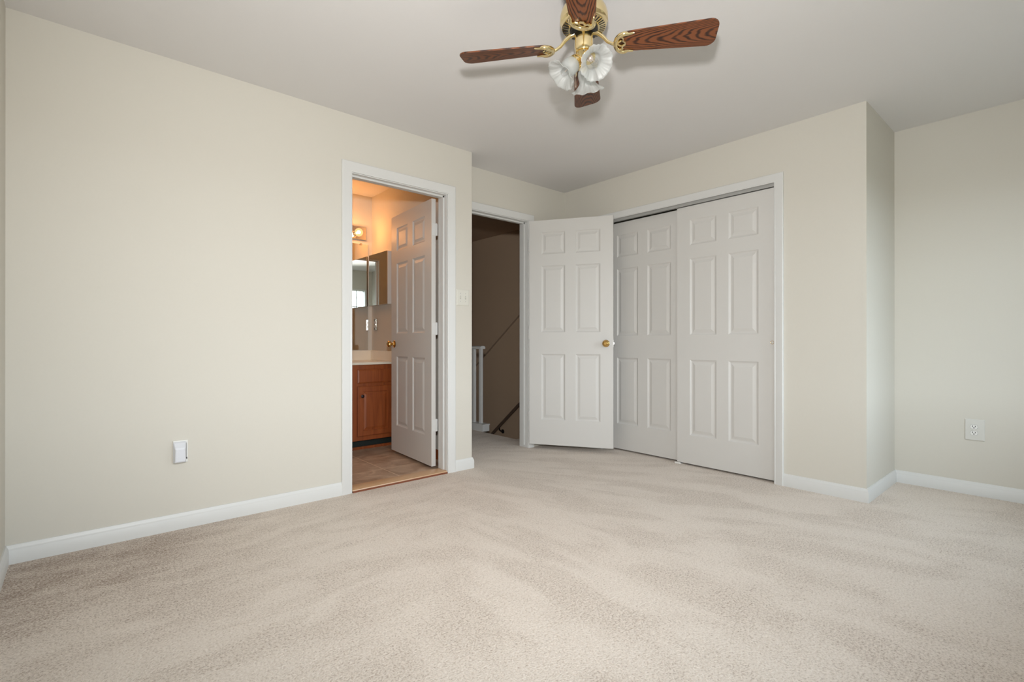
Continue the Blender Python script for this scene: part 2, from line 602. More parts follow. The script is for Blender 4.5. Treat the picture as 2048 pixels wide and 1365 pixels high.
# ------------------------------------------------------------------ setting
# bedroom carpet with the hall landing, its edge rounded over the stairwell
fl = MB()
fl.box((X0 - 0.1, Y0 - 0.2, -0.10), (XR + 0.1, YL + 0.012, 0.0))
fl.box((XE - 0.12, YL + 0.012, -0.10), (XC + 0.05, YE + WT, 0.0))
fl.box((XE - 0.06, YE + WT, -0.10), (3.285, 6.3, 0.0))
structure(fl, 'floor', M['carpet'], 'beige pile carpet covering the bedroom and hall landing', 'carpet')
bf = MB().box((0.3, YL + WT - 0.03, -0.1), (2.234, 4.74, 0.004))
structure(bf, 'floor_bathroom', M['tile'], 'mottled brown square tile floor inside the bathroom', 'floor')

ce = MB().box((X0 - 0.1, Y0 - 0.2, H), (XR + 0.1, YE + WT, H + 0.1))
ce.box((0.3, YE + WT, H), (2.29, 4.85, H + 0.1))
structure(ce, 'ceiling', M['ceiling'], 'flat white ceiling over bedroom and bathroom', 'ceiling')
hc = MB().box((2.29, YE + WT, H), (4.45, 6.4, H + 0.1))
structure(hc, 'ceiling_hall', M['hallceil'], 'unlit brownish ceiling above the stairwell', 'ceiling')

# left wall with bathroom doorway  (jamb faces)
BJ0, BJ1, BJH = 1.3276, 2.0540, 2.066
lw = MB()
lw.box((X0 - 0.1, YL, 0), (BJ0 - 0.02, YL + WT, H))
lw.box((BJ1 + 0.02, YL, 0), (XE, YL + WT, H))
lw.box((BJ0 - 0.02, YL, BJH + 0.02), (BJ1 + 0.02, YL + WT, H))
lw.box((2.234, YL + WT, 0), (XE, YE, H))
structure(lw, 'wall_left', M['wall'], 'long cream wall with the bathroom doorway in it', 'wall')

# wall with the hall doorway
HJ0, HJ1, HJH = 2.350, 3.105, 2.078
ew = MB()
ew.box((2.234, YE, 0), (HJ0 - 0.02, YE + WT, H))
ew.box((HJ1 + 0.02, YE, 0), (XC + 0.1, YE + WT, H))
ew.box((HJ0 - 0.02, YE, HJH + 0.02), (HJ1 + 0.02, YE + WT, H))
structure(ew, 'wall_entry', M['wall'], 'short cream wall around the open hall doorway', 'wall')

# closet wall
CJ0, CJ1, CJH = 1.380, 2.86, 2.075
cw = MB()
cw.box((XC, YC, 0), (XC + WT, CJ0 - 0.015, H))
cw.box((XC, CJ1 + 0.015, 0), (XC + WT, YE, H))
cw.box((XC, CJ0 - 0.015, CJH + 0.015), (XC + WT, CJ1 + 0.015, H))
cw.box((XC + WT, YC, 0), (XR + 0.1, YC + 0.1, H))
structure(cw, 'wall_closet', M['wall'], 'cream wall around the white sliding closet doors', 'wall')
ci = MB().box((XR - 0.02, YC + 0.1, 0), (XR + 0.02, YE + WT, H)).box((XC + WT, YE, 0), (XR, YE + 0.08, H))
structure(ci, 'wall_closet_inside', M['wall'], 'cream inner walls behind the closet doors', 'wall')

rw = MB().box((XR, Y0 - 0.15, 0), (XR + 0.1, YC, H))
structure(rw, 'wall_right', M['wall'], 'cream alcove wall at the right edge with the outlet', 'wall')
bw = MB().box((X0 - 0.1, Y0 - 0.15, 0), (X0, YL, H))
structure(bw, 'wall_rear', M['wall'], 'sliver of cream wall at the left edge of the view', 'wall')

ww = MB()
xs = [X0] + [v for w in WINS for v in w] + [XR]
for k in range(0, len(xs), 2):
    ww.box((xs[k], Y0 - 0.15, 0), (xs[k + 1], Y0, H))
for a, b_ in WINS:
    ww.box((a, Y0 - 0.15, 0), (b_, Y0, WZ0)); ww.box((a, Y0 - 0.15, WZ1), (b_, Y0, H))
structure(ww, 'wall_window', M['wall'], 'cream wall beside the camera with three windows', 'wall')


def window(name, a, b_, label):
    root = empty(name, ((a + b_) / 2, Y0, WZ0))
    w = b_ - a; h = WZ1 - WZ0
    fr = MB()
    fr.box((-w / 2, -0.14, 0), (-w / 2 + 0.035, -0.02, h)).box((w / 2 - 0.035, -0.14, 0), (w / 2, -0.02, h))
    fr.box((-w / 2 + 0.035, -0.14, 0), (w / 2 - 0.035, -0.02, 0.035)).box((-w / 2 + 0.035, -0.14, h - 0.035), (w / 2 - 0.035, -0.02, h))
    fr.box((-w / 2 + 0.035, -0.10, h / 2 - 0.02), (w / 2 - 0.035, -0.06, h / 2 + 0.02))
    fr.build('window_frame', M['trim'], root)
    g = MB()
    for i in (1, 2):
        x = -w / 2 + w * i / 3
        g.box((x - 0.008, -0.088, 0.035), (x + 0.008, -0.072, h - 0.035))
    for z in (h * 0.26, h * 0.75):
        g.box((-w / 2 + 0.035, -0.088, z - 0.008), (w / 2 - 0.035, -0.072, z + 0.008))
    g.build('window_grille', M['trim'], root, weld=False)
    p = MB(); p.box((-w / 2 + 0.035, -0.082, 0.035), (w / 2 - 0.035, -0.078, h - 0.035))
    p.build('window_pane', M['pane'], root)
    s = MB(); s.box((-w / 2 - 0.05, -0.02, -0.025), (w / 2 + 0.05, 0.035, 0.0)); s.build('window_sill', M['trim'], root, bevel=0.004)
    tag(root, label, 'window', kind='structure')


window('window_1', *WINS[0], 'white framed window beside the camera near the rear corner')
window('window_2', *WINS[1], 'white framed window in the middle of the window wall')
window('window_3', *WINS[2], 'white framed window nearest the alcove')

# bathroom walls
ba = MB().box((0.2, 4.72, 0), (2.30, 4.83, H))
structure(ba, 'wall_bathroom_back', M['wall'], 'bathroom wall behind the vanity mirror', 'wall')
bs = MB().box((2.234, YE + WT, 0), (2.285, 4.72, H))
structure(bs, 'wall_bathroom_side', M['wall'], 'bathroom side wall carrying the medicine cabinet', 'wall')
bl = MB().box((0.2, YL + WT, 0), (0.3, 4.72, H))
structure(bl, 'wall_bathroom_left', M['wall'], 'far left bathroom wall hidden behind the doorway', 'wall')
# hall walls
HX = 4.34
h1 = MB().box((HX, YE + WT, -2.6), (HX + 0.1, 6.4, H)).box((2.1, 6.3, -2.6), (HX, 6.4, H)).box((2.285, 4.72, 0), (2.30, 6.3, H))
h1.box((XC + 0.1, YE + 0.08, -2.6), (HX, YE + WT, H))
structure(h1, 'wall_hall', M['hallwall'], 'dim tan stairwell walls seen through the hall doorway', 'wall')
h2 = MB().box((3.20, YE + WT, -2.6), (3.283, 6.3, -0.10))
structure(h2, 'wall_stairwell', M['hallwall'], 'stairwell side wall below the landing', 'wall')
# thin slanted strip of darker tan running down the stair wall
tr_ = MB()
zz = lambda y, base: base - (y - 4.6) * 0.736
pts = [(3.55, 0), (6.29, 0)]
ya, yb, za, zb = 3.46, 6.29, zz(3.46, 1.487), zz(6.29, 1.487)
tr_.add([(HX - 0.010, ya, za - 0.022), (HX - 0.010, yb, zb - 0.022), (HX - 0.010, yb, zb), (HX - 0.010, ya, za),
         (HX, ya, za - 0.022), (HX, yb, zb - 0.022), (HX, yb, zb), (HX, ya, za)],
        [(0, 1, 2, 3), (7, 6, 5, 4), (3, 2, 6, 7), (0, 3, 7, 4), (1, 5, 6, 2), (0, 4, 5, 1)])
structure(tr_, 'trim_stair', M['hallline'], 'thin slanted strip running down the dim stair wall', 'trim')

# ------------------------------------------------------------------ baseboards
BH = 0.083
BP = [(0, 0.0), (0.013, 0.0), (0.013, 0.058), (0.0115, 0.061), (0.0115, 0.064), (0.010, 0.070), (0.006, 0.078), (0.005, BH), (0, BH)]


def baseboard(name, pts, label, m=None):
    """pts: (x, y, ux, uy) with u the offset direction, mitred at corners"""
    mb = MB().sweep([((x, y, 0), (ux, uy, 0), (0, 0, 1)) for x, y, ux, uy in pts], BP)
    structure(mb, name, m or M['trim'], label, 'baseboard', smooth=30)


CW = 0.067
baseboard('baseboard_left', [(X0, YL, 1, -1), (BJ0 - 0.005 - CW, YL, 0, -1)], 'white baseboard along the left wall up to the bathroom door')
baseboard('baseboard_corner', [(BJ1 + 0.005 + CW, YL, 0, -1), (XE, YL, 1, -1), (XE, YE - 0.0, 1, 0)], 'short white baseboard wrapping the end of the left wall')
baseboard('baseboard_closet', [(XC, CJ0 - 0.005 - 0.058, -1, 0), (XC, YC, -1, -1), (XR, YC, -1, -1)][:2] , 'short white baseboard right of the sliding closet doors')
baseboard('baseboard_return', [(XC, YC, -1, -1), (XR, YC, -1, -1)], 'white baseboard on the short return wall')
baseboard('baseboard_right', [(XR, YC, -1, -1), (XR, Y0, -1, 0)], 'white baseboard below the outlet on the alcove wall')
baseboard('baseboard_rear', [(X0, YL, 1, -1), (X0, Y0, 1, 0)], 'white baseboard at the left edge of the view')
baseboard('baseboard_bathroom', [(2.234, 4.15, -1, 0), (2.234, YL + WT, -1, 0)], 'stained wood baseboard behind the bathroom door', M['oak'])

# ------------------------------------------------------------------ door casings and jambs
CP = [(0, 0), (0, 0.010), (0.004, 0.012), (0.010, 0.010), (0.014, 0.011), (0.050, 0.0155), (0.062, 0.0165), (CW, 0.013), (CW, 0)]


def casing_x(mb, x0, x1, zt, y, n=-1, w=CW, zb=0.0):
    """casing around an opening in a wall at constant y"""
    s = w / CW
    pr = [(u * s, v) for u, v in CP]
    V = (0, n, 0)
    mb.sweep([((x0, y, zb), (-1, 0, 0), V), ((x0, y, zt), (-1, 0, 1), V), ((x1, y, zt), (1, 0, 1), V), ((x1, y, zb), (1, 0, 0), V)], pr)


t1 = MB()
casing_x(t1, BJ0 - 0.005, BJ1 + 0.005, BJH + 0.005, YL)
structure(t1, 'trim_1', M['trim'], 'white moulded casing around the bathroom doorway', 'door casing', smooth=30)


def jamb_x(mb, x0, x1, zt, y0, y1, sy, t=0.018):
    mb.box((x0 - t, y0, 0), (x0, y1, zt + t)); mb.box((x1, y0, 0), (x1 + t, y1, zt + t)); mb.box((x0, y0, zt), (x1, y1, zt + t))
    # stops
    mb.box((x0, sy, 0.02), (x0 + 0.011, sy + 0.032, zt)); mb.box((x1 - 0.011, sy, 0.02), (x1, sy + 0.032, zt)); mb.box((x0, sy, zt - 0.011), (x1, sy + 0.032, zt))


j1 = MB(); jamb_x(j1, BJ0, BJ1, BJH, YL, YL + WT, YL + 0.035)
structure(j1, 'trim_2', M['trim'], 'white jamb and stop lining the bathroom doorway', 'door jamb', weld=False)

t2 = MB()
casing_x(t2, HJ0 - 0.002, HJ1 + 0.005, HJH + 0.005, YE, w=0.062)
structure(t2, 'trim_3', M['trim'], 'white moulded casing around the hall doorway', 'door casing', smooth=30)
j2 = MB(); jamb_x(j2, HJ0, HJ1, HJH, YE, YE + WT, YE + 0.045)
structure(j2, 'trim_4', M['trim'], 'white jamb and stop lining the hall doorway', 'door jamb', weld=False)

t3 = MB()
pr = [(u * 0.87, v) for u, v in CP]
V = (-1, 0, 0)
t3.sweep([((XC, CJ0 - 0.005, 0), (0, -1, 0), V), ((XC, CJ0 - 0.005, CJH - 0.005), (0, -1, 1), V), ((XC, CJ1 + 0.005, CJH - 0.005), (0, 1, 1), V), ((XC, CJ1 + 0.005, 0), (0, 1, 0), V)], pr)
structure(t3, 'trim_5', M['trim'], 'white moulded casing around the sliding closet doors', 'door casing', smooth=30)
j3 = MB()
j3.box((XC, CJ0 - 0.015, 0), (XC + WT, CJ0, CJH)); j3.box((XC, CJ1, 0), (XC + WT, CJ1 + 0.015, CJH)); j3.box((XC, CJ0 - 0.015, CJH), (XC + WT, CJ1 + 0.015, CJH + 0.015))
structure(j3, 'trim_6', M['trim'], 'white jamb lining the closet opening', 'door jamb', weld=False)


# ------------------------------------------------------------------ six panel doors
def panel_slab(W, Hh, T, both=True):
    mb = MB()
    a, b_ = 0.148 * W, 0.438 * W
    xs = [0, a, b_, W - b_, W - a, W]
    k = Hh / 2.03
    zs = [0, 0.225 * k, 0.820 * k, 1.015 * k, 1.617 * k, 1.722 * k, 1.921 * k, Hh]
    for side in ((0, 1), (T, -1)):
        y, s = side
        for i in range(5):
            for j in range(7):
                xa, xb, za, zb = xs[i], xs[i + 1], zs[j], zs[j + 1]
                if i in (1, 3) and j in (1, 3, 5) and (both or s == 1):
                    rings = [(0, 0), (0.007, 0.0055), (0.014, 0.0085), (0.020, 0.0085), (0.042, 0.0025), (0.045, 0.0025)]
                    vs = []
                    for ins, d in rings:
                        vs += [(xa + ins, y + s * d, za + ins), (xb - ins, y + s * d, za + ins), (xb - ins, y + s * d, zb - ins), (xa + ins, y + s * d, zb - ins)]
                    fs = []
                    for r in range(len(rings) - 1):
                        for q in range(4):
                            q2 = (q + 1) % 4
                            fs.append((r * 4 + q, r * 4 + q2, r * 4 + 4 + q2, r * 4 + 4 + q))
                    n = (len(rings) - 1) * 4
                    fs.append((n, n + 1, n + 2, n + 3))
                    mb.add(vs, fs)
                else:
                    mb.add([(xa, y, za), (xb, y, za), (xb, y, zb), (xa, y, zb)], [(0, 1, 2, 3)])
    for j in range(7):
        for x in (0, W):
            mb.add([(x, 0, zs[j]), (x, T, zs[j]), (x, T, zs[j + 1]), (x, 0, zs[j + 1])], [(0, 1, 2, 3)])
    for i in range(5):
        for z in (0, Hh):
            mb.add([(xs[i], 0, z), (xs[i + 1], 0, z), (xs[i + 1], T, z), (xs[i], T, z)], [(0, 1, 2, 3)])
    return mb


KNOB = [(0.0, 0.0), (0.031, 0.0), (0.032, 0.003), (0.030, 0.006), (0.020, 0.009), (0.013, 0.011), (0.0105, 0.016), (0.0105, 0.024), (0.014, 0.029),
        (0.022, 0.034), (0.0265, 0.042), (0.0275, 0.050), (0.025, 0.058), (0.019, 0.063), (0.012, 0.065), (0.011, 0.0635), (0.0, 0.0635)]


def knob(parent, x, z, y, s):
    """s=-1 knob on the y- face"""
    mtx = Matrix.Translation((x, y, z)) @ Matrix.Rotation(math.pi / 2 * (1 if s < 0 else -1), 4, 'X')
    o = MB().lathe(KNOB, 36, mtx).build('door_knob', M['knob'], parent, smooth=True)
    o['label'] = 'round brass door knob'
    return o


def hinge(parent, loc, z, knuckle_dir=(0, 0), leafs=()):
    mb = MB()
    for k in range(5):
        mb.lathe([(0.0065, 0.0), (0.0065, 0.0170)], 14, Matrix.Translation((loc[0], loc[1], z - 0.044 + k * 0.0178)))
    mb.lathe([(0.004, -0.004), (0.0075, -0.002), (0.0075, 0.0)], 12, Matrix.Translation((loc[0], loc[1], z - 0.044)))
    mb.lathe([(0.0075, 0.0), (0.0075, 0.002), (0.004, 0.004)], 12, Matrix.Translation((loc[0], loc[1], z + 0.0445)))
    for a, b_ in leafs:
        mb.box((a[0], a[1], z - 0.044), (b_[0], b_[1], z + 0.044))
    return mb.build('door_hinge', M['trim'], parent, smooth=True, weld=False)


# door_1: bathroom door, swung into the bathroom, its left face seen
P1 = Vector((2.008, 3.225)); P2 = Vector((2.066, 3.985))
d1 = (P2 - P1); w1 = 0.75; ang1 = math.atan2(d1.y, d1.x)
door1 = panel_slab(w1, 2.032, 0.035)
# local x along slab, local y: +y is to the left of travel -> facing -x in world; the body must lie on the +x side
for i, v in enumerate(door1.v):
    door1.v[i] = (v[0], v[1] - 0.035, v[2])
d1o = structure(door1, 'door_1', M['door'], 'white six-panel bathroom door swung open into the bathroom', 'door', loc=(P1.x, P1.y, 0.030), rot=(0, 0, ang1), weld=True)
knob(d1o, w1 - 0.062, 0.925, 0.0, 1)
knob(d1o, w1 - 0.062, 0.925, -0.035, -1)
for z in (0.31, 1.045, 1.80):
    # leaves: on the slab edge and on the jamb
    hinge(d1o, (0.001, -0.0415), z, leafs=[((-0.0016, -0.034), (-0.0002, -0.006)), ((-0.0016, -0.052), (0.0006, -0.038))])

# door_2: hall door, swung into the bedroom
Q1 = Vector((3.094, 3.300)); Q2 = Vector((3.490, 2.660))
d2 = (Q2 - Q1); w2 = d2.length; ang2 = math.atan2(d2.y, d2.x)
door2 = panel_slab(w2, 2.030, 0.035)
# local +y is left of travel: world direction (.85,.52) = back side; keep body on +y, face y=0 looks at the camera
d2o = structure(door2, 'door_2', M['door'], 'white six-panel hall door swung open beside the closet', 'door', loc=(Q1.x, Q1.y, 0.045), rot=(0, 0, ang2), weld=True)
knob(d2o, w2 - 0.062, 0.915, 0.0, -1)
knob(d2o, w2 - 0.062, 0.915, 0.035, 1)
lt = MB().box((w2, 0.006, 0.885), (w2 + 0.0015, 0.029, 0.945)).box((w2 + 0.001, 0.011, 0.907), (w2 + 0.010, 0.024, 0.925))
lt = lt.build('latch_bolt', M['steel'], d2o, weld=False); lt['label'] = 'small steel latch bolt on the door edge'
for z in (0.25, 1.0, 1.80):
    hinge(d2o, (-0.007, 0.012), z, leafs=[((-0.0014, 0.010), (-0.0002, 0.034))])


# closet doors
def closet_door(name, y_right, W, xf, label):
    mb = panel_slab(W, 2.030, 0.030, both=False)
    # slab local x runs from the right edge to the left (world +y); face looks toward -x
    o = structure(mb, name, M['door'], label, 'closet door', weld=True)
    # local x -> +y, local y(face normal -y) -> face at -x : rotate +90 about z maps x->y, y->-x ; so mirror y
    me = o.data
    for v in me.vertices:
        x, y, z = v.co
        v.co = (y, x, z)
    me.flip_normals()
    o.location = (xf, y_right, 0.014)
    return o


d3 = closet_door('door_3', CJ0 + 0.003, 0.742, XC + 0.022, 'white sliding closet door in front, on the right')
pl = MB().lathe([(0.0, -0.003), (0.008, -0.003), (0.0095, 0.0), (0.011, 0.0012), (0.012, 0.0012), (0.012, -0.001)], 20, Matrix.Translation((0, 0.016, 0.957)) @ Matrix.Rotation(-math.pi / 2, 4, 'Y'))
pl = pl.build('finger_pull', M['knob'], d3, smooth=True); pl['label'] = 'small round brass finger pull'
d4 = closet_door('door_4', CJ0 + 0.712, 0.765, XC + 0.060, 'white sliding closet door behind, beside the open hall door')

tk = MB()
tk.box((XC + 0.012, CJ0, CJH - 0.026), (XC + 0.015, CJ1, CJH))
tk.box((XC + 0.015, CJ0, CJH - 0.006), (XC + 0.100, CJ1, CJH - 0.001))
tk.box((XC + 0.054, CJ0, CJH - 0.020), (XC + 0.056, CJ1, CJH - 0.006))
o = tk.build('sliding_door_track', M['grey'], weld=False)
tag(o, 'grey metal track above the sliding closet doors', 'track')
fg = MB().box((XC + 0.010, CJ0 + 0.712, 0.0), (XC + 0.018, CJ0 + 0.760, 0.012)).box((XC + 0.018, CJ0 + 0.712, 0.0), (XC + 0.095, CJ0 + 0.760, 0.005))
o = fg.build('floor_guide', M['plastic'])
tag(o, 'small white plastic guide on the carpet between the sliding closet doors', 'door guide')

# threshold
th = MB().sweep([((BJ0, YL - 0.006, 0), (0, 1, 0), (0, 0, 1)), ((BJ1, YL - 0.006, 0), (0, 1, 0), (0, 0, 1))],
                [(0, 0.010), (0.003, 0.016), (0.010, 0.019), (0.110, 0.019), (0.122, 0.010), (0.122, 0.004), (0, 0.004)])
o = th.build('door_threshold', M['threshold'], smooth=30)
tag(o, 'light wood threshold strip in the bathroom doorway', 'threshold')
rs = MB().box((BJ0, YL - 0.014, 0.0), (BJ1, YL + 0.0, 0.0095))
o = rs.build('tack_strip', M['redwood'])
tag(o, 'thin dark red wood strip below the bathroom threshold', 'wood strip')

# ------------------------------------------------------------------ hall railing and handrail
rail = empty('stair_railing', (3.33, 4.167, 0))
cb_ = MB().box((-0.045, 0.075, 0.0), (0.045, 2.1, 0.066)).box((-0.050, 0.070, 0.066), (0.050, 2.1, 0.078))
cb_.build('curb', M['trim'], rail, weld=False)
tr2 = MB().sweep([((0, 0.13, 0.895), (1, 0, 0), (0, 0, 1)), ((0, 2.1, 0.895), (1, 0, 0), (0, 0, 1))],
                 [(-0.030, 0.0), (0.030, 0.0), (0.034, 0.012), (0.030, 0.026), (0.016, 0.034), (-0.016, 0.034), (-0.030, 0.026), (-0.034, 0.012)])
tr2.build('top_rail', M['trim'], rail, smooth=30)
for k in range(15):
    y = 0.165 + k * 0.125
    mb = MB().box((-0.016, y - 0.016, 0.078), (0.016, y + 0.016, 0.895))
    mb.build('baluster', M['trim'], rail)
tag(rail, 'white wooden guard railing on a curb above the stairwell', 'railing')

hr = empty('handrail', (HX - 0.075, 4.6, 0.283))
pts = [(0, -1.0, 0.822), (0, 1.55, -1.274)]
MB().tube(pts, 0.020, 14).build('rail', M['rail'], hr, smooth=True)
for y in (-0.75, 0.54, 1.4):
    z = -0.822 * y
    MB().tube([(0, y, z - 0.018), (0, y, z - 0.05), (0.03, y, z - 0.075), (0.060, y, z - 0.08)], 0.008, 10).lathe(
        [(0.028, 0), (0.028, 0.006), (0.018, 0.010)], 18, Matrix.Translation((0.062, y, z - 0.08)) @ Matrix.Rotation(-math.pi / 2, 4, 'Y')).build('rail_bracket', M['motor_black'], hr, smooth=True)
tag(hr, 'dark stair handrail fixed to the dim stairwell wall', 'handrail')
st = MB()
y, z = 3.72, 0.0
for k in range(10):
    z -= 0.19
    st.box((3.285, y, -2.6), (HX - 0.013, y + 0.252, z)); y += 0.252
st.box((3.285, YE + WT, -0.3), (HX - 0.013, 3.72, -0.005))
structure(st, 'floor_stairs', M['carpet'], 'carpeted stairs going down behind the landing', 'stairs', weld=False)

# ------------------------------------------------------------------ ceiling fan
FX, FY = 1.603, 1.374
fan = empty('ceiling_fan', (FX, FY, H))
tag(fan, 'brass ceiling fan with four dark wood blades and frosted tulip lights', 'ceiling fan')
# z values below are relative to the ceiling
MB().lathe([(0.0, 0.0), (0.062, 0.0), (0.064, -0.006), (0.060, -0.022), (0.046, -0.036), (0.040, -0.040)], 40).build('canopy', M['brass'], fan, smooth=True)
mh = MB().lathe([(0.0, -0.034), (0.046, -0.034), (0.066, -0.038), (0.083, -0.050), (0.094, -0.068), (0.100, -0.090), (0.1005, -0.112), (0.099, -0.118), (0.096, -0.121),
                 (0.095, -0.130), (0.092, -0.137), (0.058, -0.145), (0.0, -0.145)], 64)
mh.build('motor_housing', M['brass'], fan, smooth=True)
vs_ = MB()
for k in range(38):
    a = 2 * math.pi * k / 38
    ca, sa = math.cos(a), math.sin(a)
    t_ = Vector((-sa, ca, 0)) * 0.0019
    p0 = Vector((ca * 0.066, sa * 0.066, -0.1431)); p1 = Vector((ca * 0.089, sa * 0.089, -0.1377))
    dn = Vector((0, 0, -0.0010)); up_ = Vector((0, 0, 0.003))
    q = [p0 - t_ + dn, p0 + t_ + dn, p1 + t_ * 1.3 + dn, p1 - t_ * 1.3 + dn]
    q2 = [v + up_ for v in q]
    vs_.add(q + q2, [(0, 1, 2, 3), (7, 6, 5, 4), (0, 4, 5, 1), (1, 5, 6, 2), (2, 6, 7, 3), (3, 7, 4, 0)])
o = vs_.build('vent_slots', M['motor_black'], fan, weld=False); o['label'] = 'ring of dark radial vent slots'
MB().lathe([(0.0, -0.143), (0.059, -0.1445), (0.060, -0.150), (0.058, -0.162), (0.052, -0.166), (0.0, -0.166)], 40).build('rotor_hub', M['motor_black'], fan, smooth=True)
MB().lathe([(0.0, -0.164), (0.036, -0.164), (0.039, -0.168), (0.039, -0.236), (0.036, -0.242), (0.0, -0.242)], 40).build('switch_housing', M['brass'], fan, smooth=True)


def flute(t, a):
    return (0.0022 * math.cos(a * 10) * math.sin(t * math.pi), 0.0)


MB().lathe([(0.030, -0.240), (0.034, -0.248), (0.030, -0.262), (0.022, -0.278), (0.016, -0.292), (0.011, -0.304), (0.008, -0.312), (0.010, -0.318), (0.006, -0.326), (0.0005, -0.330)], 60, ruffle=flute).build('light_fitter', M['brass'], fan, smooth=True)

BZ = -0.213   # blade plane
PITCH = -math.radians(12)
R0, R1 = 0.128, 0.533


def blade_outline():
    # local x radial, y across
    pts = []
    hw0, hw1 = 0.050, 0.068
    cx = R0 + 0.046
    for k in range(13):
        a = math.pi / 2 + math.pi * k / 12
        pts.append((cx + 0.046 * math.cos(a), hw0 * math.sin(a)))
    # now at (cx,-hw0) going outward on -y side
    pts.append((cx + 0.05, -hw0 - 0.004))
    rc = 0.036
    for k in range(8):
        a = -math.pi / 2 + (math.pi / 2) * k / 7
        pts.append((R1 - rc + rc * math.cos(a), -hw1 + rc + rc * math.sin(a)))
    for k in range(8):
        a = (math.pi / 2) * k / 7
        pts.append((R1 - rc + rc * math.cos(a), hw1 - rc + rc * math.sin(a)))
    pts.append((cx + 0.05, hw0 + 0.004))
    return pts


def fan_blade(az, flip=False):
    out = blade_outline()
    if flip:
        out = [(x, -y) for x, y in reversed(out)]
    mb = MB().prism(out, -0.003, 0.003)
    o = mb.build('fan_blade', M['blade'], fan, bevel=0.0012)
    # tilt about local x then turn to azimuth
    m = Matrix.Rotation(az, 4, 'Z') @ Matrix.Translation((0, 0, BZ)) @ Matrix.Rotation(PITCH, 4, 'X')
    o.matrix_local = m
    # bracket in the same frame
    br = MB()
    zb = -0.0075
    k = Matrix.Rotation(-PITCH, 4, 'X')
    # arm from hub to blade (hub end higher)
    hub = [k @ Vector((0.040, 0, 0.052)), k @ Vector((0.060, 0, 0.046)), k @ Vector((0.080, 0, 0.028)), k @ Vector((0.098, 0, 0.006)), Vector((0.118, 0, -0.006)), Vector((0.136, 0, zb))]
    br.tube(hub, [0.011, 0.0095, 0.0075, 0.0065, 0.0065, 0.008], 12)
    # horseshoe
    us = []
    for i in range(17):
        t = -1 + 2 * i / 16
        a = math.pi + t * math.radians(112)
        us.append(Vector((0.168 + 0.038 * math.cos(a), 0.047 * math.sin(a), zb)))
    rr = [0.0045 + 0.0050 * min(1, (1 - abs(-1 + 2 * i / 16)) * 4 + 0.25) for i in range(17)]
    br.tube([us[0] + Vector((0.022, 0.004 * (1 if us[0].y > 0 else -1), 0))] + us + [us[-1] + Vector((0.022, 0.004 * (1 if us[-1].y > 0 else -1), 0))], [0.0035] + rr + [0.0035], 10)
    # inner bow between the prongs
    br.tube([(0.150, 0.036, zb), (0.160, 0.026, zb), (0.158, 0.014, zb - 0.001), (0.168, 0.006, zb - 0.001), (0.168, -0.006, zb - 0.001), (0.158, -0.014, zb - 0.001), (0.160, -0.026, zb), (0.150, -0.036, zb)], 0.0060, 8)
    br.tube([(0.136, 0, zb), (0.150, 0.012, zb), (0.160, 0.014, zb)], 0.0045, 8)
    br.tube([(0.136, 0, zb), (0.150, -0.012, zb), (0.160, -0.014, zb)], 0.0045, 8)
    b2 = br.build('blade_bracket', M['brass'], fan, smooth=True, weld=False)
    b2.matrix_local = m
    for yy in (0.018, -0.018):
        pass
    return o


AZ0 = -math.radians(51.5)
for q in range(4):
    fan_blade(AZ0 + q * math.pi / 2)


def ruff(t, a):
    s = max(0.0, (t - 0.55) / 0.45)
    return (0.0016 * s * math.cos(a * 24) + 0.0022 * s * math.cos(a * 8 + 1), 0.0030 * s * math.sin(a * 8))


